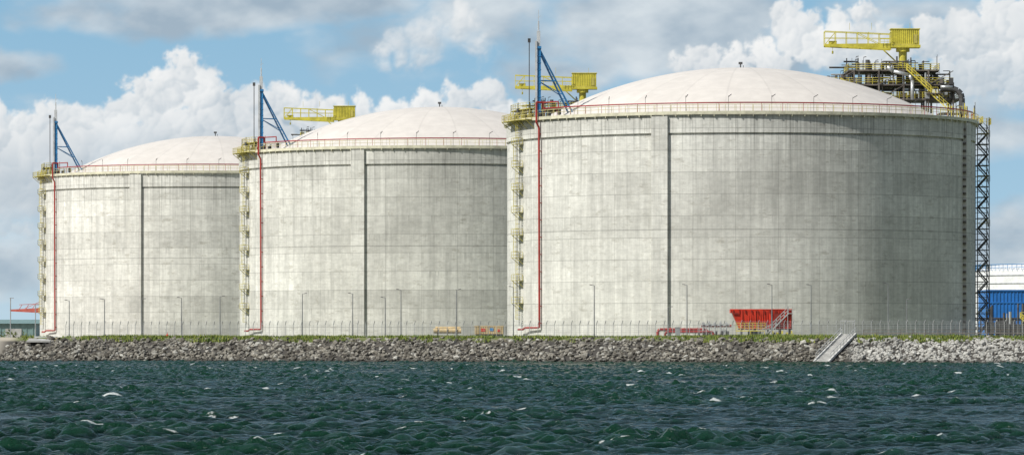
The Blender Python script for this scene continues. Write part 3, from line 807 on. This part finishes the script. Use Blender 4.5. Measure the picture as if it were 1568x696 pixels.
# ------------------------------------------------------------ right background
e=empty('white_storage_tank',(142,1115,0)); w=MB()
w.lathe([(26,3.5),(26,20.6),(25.2,21.5),(20,22.2),(10,23.0),(.01,23.3)],128)
link('shell_and_roof',w.mesh('wt',M_white,False),e)
w=MB()
for zz in(15.2,17.4,19.4): w.ring(26.05,zz,.13,128,5)
link('stiffener_rings',w.mesh('wtr',M_grey),e)
w=MB()
for zz in(21.3,22.1): w.ring(26.2,zz,.09,128,4)
for k_ in range(110): w.tube(pol(k_*3.27,26.2,20.6),pol(k_*3.27,26.2,22.1),.07,4)
link('roof_railing',w.mesh('wtb',M_blue),e)
e=empty('blue_industrial_building'); w=MB(); w.box((129,1012,9.2),(44,20,10.6))
for k_ in range(55): w.box((107.3+k_*.8,1001.93,9.4),(.2,.14,10.0))
link('walls',w.mesh('bb',M_bclad),e)
w=MB(); w.box((129,1012,14.65),(44.6,20.6,.3)); w.box((129,1001.9,11.9),(43.6,.2,.25)); link('roof_trim',w.mesh('bbt',M_bclad),e)
w=MB()
for k_ in range(5): w.box((111+k_*8,1001.85,6.2),(3.6,.2,4.4))
link('doors',w.mesh('bbd',M_dark),e)
e=empty('pipe_rack'); w=MB(); g=MB(); g2=MB()
random.seed(5)
for x_ in range(96,150,4):
    for y_ in(950,956): w.tube((x_,y_,3.8),(x_,y_,8.0),.18,4)
    for zz in(5.8,7.8): w.tube((x_,950,zz),(x_,956,zz),.18,4)
for zz in(5.8,7.8):
    for y_ in(950,956): w.tube((96,y_,zz),(148,y_,zz),.16,4)
    for k_ in range(5): (g if k_==3 else w).tube((96,951+k_,zz+.35),(148,951+k_,zz+.35),.10+.04*(k_%3),6)
for k_ in range(34):
    x_=random.uniform(101,109); B=random.choice([w,w,g]); zz=3.9; B.tube((x_,948,zz),(x_,948,zz+random.uniform(1.5,7.5)),random.uniform(.08,.3),6)
for k_ in range(8): w.box((101+k_*1.1,947,5.2+random.random()),(.9,1.2,2.4))
g2.rail([(108,947,8.2),(114,947,8.2)],1.2,1.3,.07,(.6,1.2)); stair(g2,(108,946,8.2),(112,946,4.2),1.0,.07)
for k_ in range(6): g2.tube((108.5+k_*1.3,946.5,3.9),(108.5+k_*1.3,946.5,7+random.random()*3),.09,4)
link('frame_and_equipment',w.mesh('pr',M_dark),e); link('pipes',g.mesh('prg',M_alu),e); link('handrails',g2.mesh('pry',M_yel),e)

# ------------------------------------------------------------ sun, world
EL=43; AZ=57
sd_=Vector((-math.sin(rad(AZ))*math.cos(rad(EL)),-math.cos(rad(AZ))*math.cos(rad(EL)),math.sin(rad(EL))))
sl=bpy.data.lights.new('sun','SUN'); sl.energy=5.0; sl.angle=rad(.5); sl.color=(1,.965,.90)
so=bpy.data.objects.new('sun',sl); so.rotation_euler=sd_.to_track_quat('Z','Y').to_euler(); so.location=(-200,-100,300); COL.objects.link(so)
wd_=bpy.data.worlds.new('World'); sc.world=wd_; wd_.use_nodes=True
t=NT(wd_.node_tree); bg=t.N['Background']; bg.inputs['Strength'].default_value=.092
sky=t.N.new('ShaderNodeTexSky'); sky.sky_type='NISHITA'; sky.sun_disc=False; sky.sun_elevation=rad(EL); sky.sun_rotation=rad(180+AZ)
tc=t.N.new('ShaderNodeTexCoord'); dv=tc.outputs['Generated']
cn=t.noise(t.vm('MULTIPLY',dv,(1,1,2.5)),3.0,3,.55)
cc=t.mix(t.ss(cn,.42,.62,0,.85),sky.outputs[0],(6.0,6.1,6.2))
t.L.new(cc,bg.inputs['Color'])

# ------------------------------------------------------------ sky backdrop: curved sheet of air and cumulus 9 km away
DEG=1/6820.0
def cax(lo,hi,st,elo,ehi,g=1.12):
    c=list(np.arange(lo,hi,st)); a=[];s=st;x=lo
    while x>elo: s*=g; x-=s; a.append(x)
    b=[];s=st;x=c[-1]
    while x<ehi: s*=g; x+=s; b.append(x)
    return np.array(a[::-1]+c+b)
SX=cax(-880,880,1.45,-9000,9000)       # azimuth in 1/6820 rad
SY=cax(-30,560,1.45,-60,3600)          # elevation in 1/6820 rad
U,Vv=np.meshgrid(SX,SY)
px=U+784; py=518-Vv                     # units used when sketching the cloud bank
wx=(fbm(px/26,py/26,5,1)-.5); wy=(fbm(px/26,py/26,5,2)-.5)
wx2=(fbm(px/90,py/90,4,3)-.5); wy2=(fbm(px/90,py/90,4,4)-.5)
PX=px+wx*26+wx2*34; PY=py+wy*26+wy2*30
cr_=np.random.default_rng(21)
seeds=[(290,112,36),(262,135,45),(312,150,48),(208,138,30),(228,165,45),(185,172,38),(150,192,40),(110,200,42),(70,205,42),(30,205,42),(340,190,50),(270,215,72),(200,235,72),(120,262,72),(40,272,72),
 (390,168,40),(430,158,34),(400,215,60),(470,172,38),(515,190,42),(560,168,26),(600,172,34),(650,168,34),(700,157,38),(745,150,36),(772,182,40),(590,205,45),(680,200,50),(-30,230,75),(-90,200,70),(-170,240,90),
 (30,345,24),(50,352,18),(-20,330,60),
 (590,88,24),(620,72,34),(660,55,40),(705,45,36),(738,70,26),(650,85,26),
 (1190,22,30),(1222,48,48),(1262,78,50),(1180,85,32),(1130,98,34),(1080,95,36),(1045,95,20),(1300,62,50),(1350,82,56),(1425,66,50),(1475,62,58),(1535,52,60),(1500,112,58),(1565,112,60),(1440,128,48),(1330,15,22),(1620,60,90),(1555,152,26),
 (1700,130,90),(1800,60,110),(1860,160,80)]
Hh=np.full(PX.shape,-1e3); NX=np.zeros_like(PX); NY=np.zeros_like(PX); NZ=np.zeros_like(PX); COV=np.full(PX.shape,-50.)
def add(cx,cy,cz,r,root):
    xa,xb=cx-r-45,cx+r+45; ya,yb=cy-r-45,cy+r+45
    i0,i1=np.searchsorted(SX,[xa-784,xb-784]); j0,j1=np.searchsorted(SY,[518-yb,518-ya])
    if i1<=i0 or j1<=j0: return
    sl_=(slice(j0,j1),slice(i0,i1))
    dx=PX[sl_]-cx; dy=PY[sl_]-cy; d2=dx*dx+dy*dy
    COV[sl_]=np.maximum(COV[sl_],(r-np.sqrt(d2)))
    h=np.where(d2<r*r,cz+np.sqrt(np.clip(r*r-d2,0,None)),-1e3)
    mk=h>Hh[sl_]
    rx,ry,rz,rr=root
    q=np.sqrt(np.clip(r*r-d2,0,None))
    ox=(PX[sl_]-rx)/rr*.9; oy=(PY[sl_]-ry)/rr*.9
    Hh[sl_]=np.where(mk,h,Hh[sl_]); NX[sl_]=np.where(mk,.5*dx/r+.5*ox,NX[sl_]); NY[sl_]=np.where(mk,.5*dy/r+.5*oy,NY[sl_]); NZ[sl_]=np.where(mk,.5*q/r+.45,NZ[sl_])
for (sx_,sy_,sr) in seeds:
    root=(sx_,sy_,0,sr*1.1); add(sx_,sy_,0,sr*.8,root)
    for k_ in range(16):
        a=cr_.uniform(0,6.28); e_=cr_.uniform(.1,1.4)
        ux,uy,uz=math.cos(a)*math.cos(e_),math.sin(a)*math.cos(e_)*.85-.08,math.sin(e_)
        r1=sr*cr_.uniform(.26,.46); c1=(sx_+ux*sr*.72,sy_+uy*sr*.72,uz*sr*.72); add(*c1,r1,root)
        for m in range(7):
            a2=cr_.uniform(0,6.28); e2=cr_.uniform(0,1.3); r2=r1*cr_.uniform(.3,.5)
            add(c1[0]+math.cos(a2)*math.cos(e2)*r1*.8,c1[1]+math.sin(a2)*math.cos(e2)*r1*.8,c1[2]+math.sin(e2)*r1*.8,r2,root)
alpha=sstep(-3,9,COV+(fbm(px/9,py/9,4,8)-.5)*12)
wisp=sstep(520,570,px)*sstep(900,860,px)*sstep(125,105,py)
alpha=alpha*(1-wisp)+wisp*sstep(-12,26,COV+(fbm(px/22,py/18,5,8)-.5)*40)*.8
nl=np.sqrt(NX**2+NY**2+NZ**2)+1e-6
lam_=(-.50*NX-.66*NY+.56*NZ)/nl
det=fbm(PX/40,PY/40,6,12)-.5; det2=fbm(PX/120,PY/90,4,14)-.5
sh=np.clip(.40+.48*lam_+.45*det+.6*det2,0,1)
sh=np.where(alpha>0,sh,.6)
for _ in range(2):
    sh[1:-1,1:-1]=(sh[1:-1,1:-1]*2+sh[:-2,1:-1]+sh[2:,1:-1]+sh[1:-1,:-2]+sh[1:-1,2:])/6
base_=sstep(150,330,py+40*det2)*.75*(px<900)+sstep(70,200,py+50*det2)*.6*(px>=900)
sh=sh*(1-base_*.6)
def lerp(a,b,f): return a+(b-a)*f[...,None]
el_=np.clip(Vv/520,0,1)
blue=lerp(np.array([.46,.65,.78]),np.array([.27,.49,.68]),el_**.8)
up_=sstep(560,3000,Vv); blue=lerp(blue,np.array([.12,.27,.50]),up_)
sof=[(300,8,320,54,1.1),(600,75,120,50,.3),(730,30,110,40,.7),(1010,45,210,85,1.4),(1150,100,150,50,.9),(20,110,60,28,.6),(80,250,190,90,.8),(1350,190,220,90,.7),(1480,220,160,40,.8),(30,370,130,80,.8),(860,115,80,50,.7),(1390,10,120,30,.6),(1560,380,130,60,.7),(10,450,120,50,.5),(430,210,300,60,.7)]
F=np.full(px.shape,-1.)
QX=px+wx2*90; QY=py+wy2*40
for (cx,cy,rx,ry,wt) in sof: F=np.maximum(F,(1-((QX-cx)/rx)**2-((QY-cy)/ry)**2)*wt)
out=np.maximum(sstep(560,800,Vv),sstep(860,1100,np.abs(U))); F=F*(1-out)+out*(fbm(px/420,py/260,5,31)-.5)*3
soft=sstep(-.2,.75,F+(fbm(px/130,py/60,6,33)-.5)*1.5)*.85
s2=np.clip(.45+1.9*(fbm(px/110,py/60,6,63)-.5)+.3*wy2-(py-40)/2500,0,1)
col=blue
csoft=np.array([.37,.45,.53])*(1-s2[...,None])+np.array([.76,.80,.82])*s2[...,None]
col=col*(1-soft[...,None])+csoft*soft[...,None]
ccum=np.array([.41,.50,.58])*(1-sh[...,None])+np.array([.93,.93,.92])*sh[...,None]
aa=(alpha*.96*(1-.6*base_))[...,None]
col=col*(1-aa)+ccum*aa
hz=(sstep(150,-10,Vv)*.5)[...,None]; col=col*(1-hz)+np.array([.56,.69,.77])*hz
RD=9000.0
az=U*DEG; tz=np.tan(np.clip(Vv*DEG,-.2,1.2))
V=np.stack([RD*np.sin(az),RD*np.cos(az),3.8+RD*tz],2).reshape(-1,3)
ny,nx=U.shape; idx=np.arange(ny*nx).reshape(ny,nx)
Fs=np.stack([idx[:-1,:-1],idx[1:,:-1],idx[1:,1:],idx[:-1,1:]],2).reshape(-1,4)
me=np_mesh('sky',V,Fs,4)
ca=me.attributes.new('sky_colour','FLOAT_COLOR','POINT')
rgba=np.ones((ny*nx,4),dtype=np.float32); rgba[:,:3]=col.reshape(-1,3); ca.data.foreach_set('color',rgba.ravel())
M_s=bpy.data.materials.new('sky_air_and_cloud'); M_s.use_nodes=True; t=NT(M_s.node_tree); t.N.clear()
an=t.N.new('ShaderNodeAttribute'); an.attribute_name='sky_colour'; em=t.N.new('ShaderNodeEmission'); o_=t.N.new('ShaderNodeOutputMaterial')
t.L.new(an.outputs['Color'],em.inputs[0]); t.L.new(em.outputs[0],o_.inputs[0])
try: M_s.cycles.emission_sampling='NONE'
except Exception: pass
me.materials.append(M_s); link('sky',me)

# ------------------------------------------------------------ camera
cd=bpy.data.cameras.new('camera'); cam=bpy.data.objects.new('camera',cd); COL.objects.link(cam)
cam.location=(0,0,3.8); cam.rotation_euler=(rad(90),0,0)
cd.sensor_width=36; cd.lens=36*6820/1568; cd.shift_y=(518-348)/1568; cd.clip_start=1; cd.clip_end=20000
sc.camera=cam
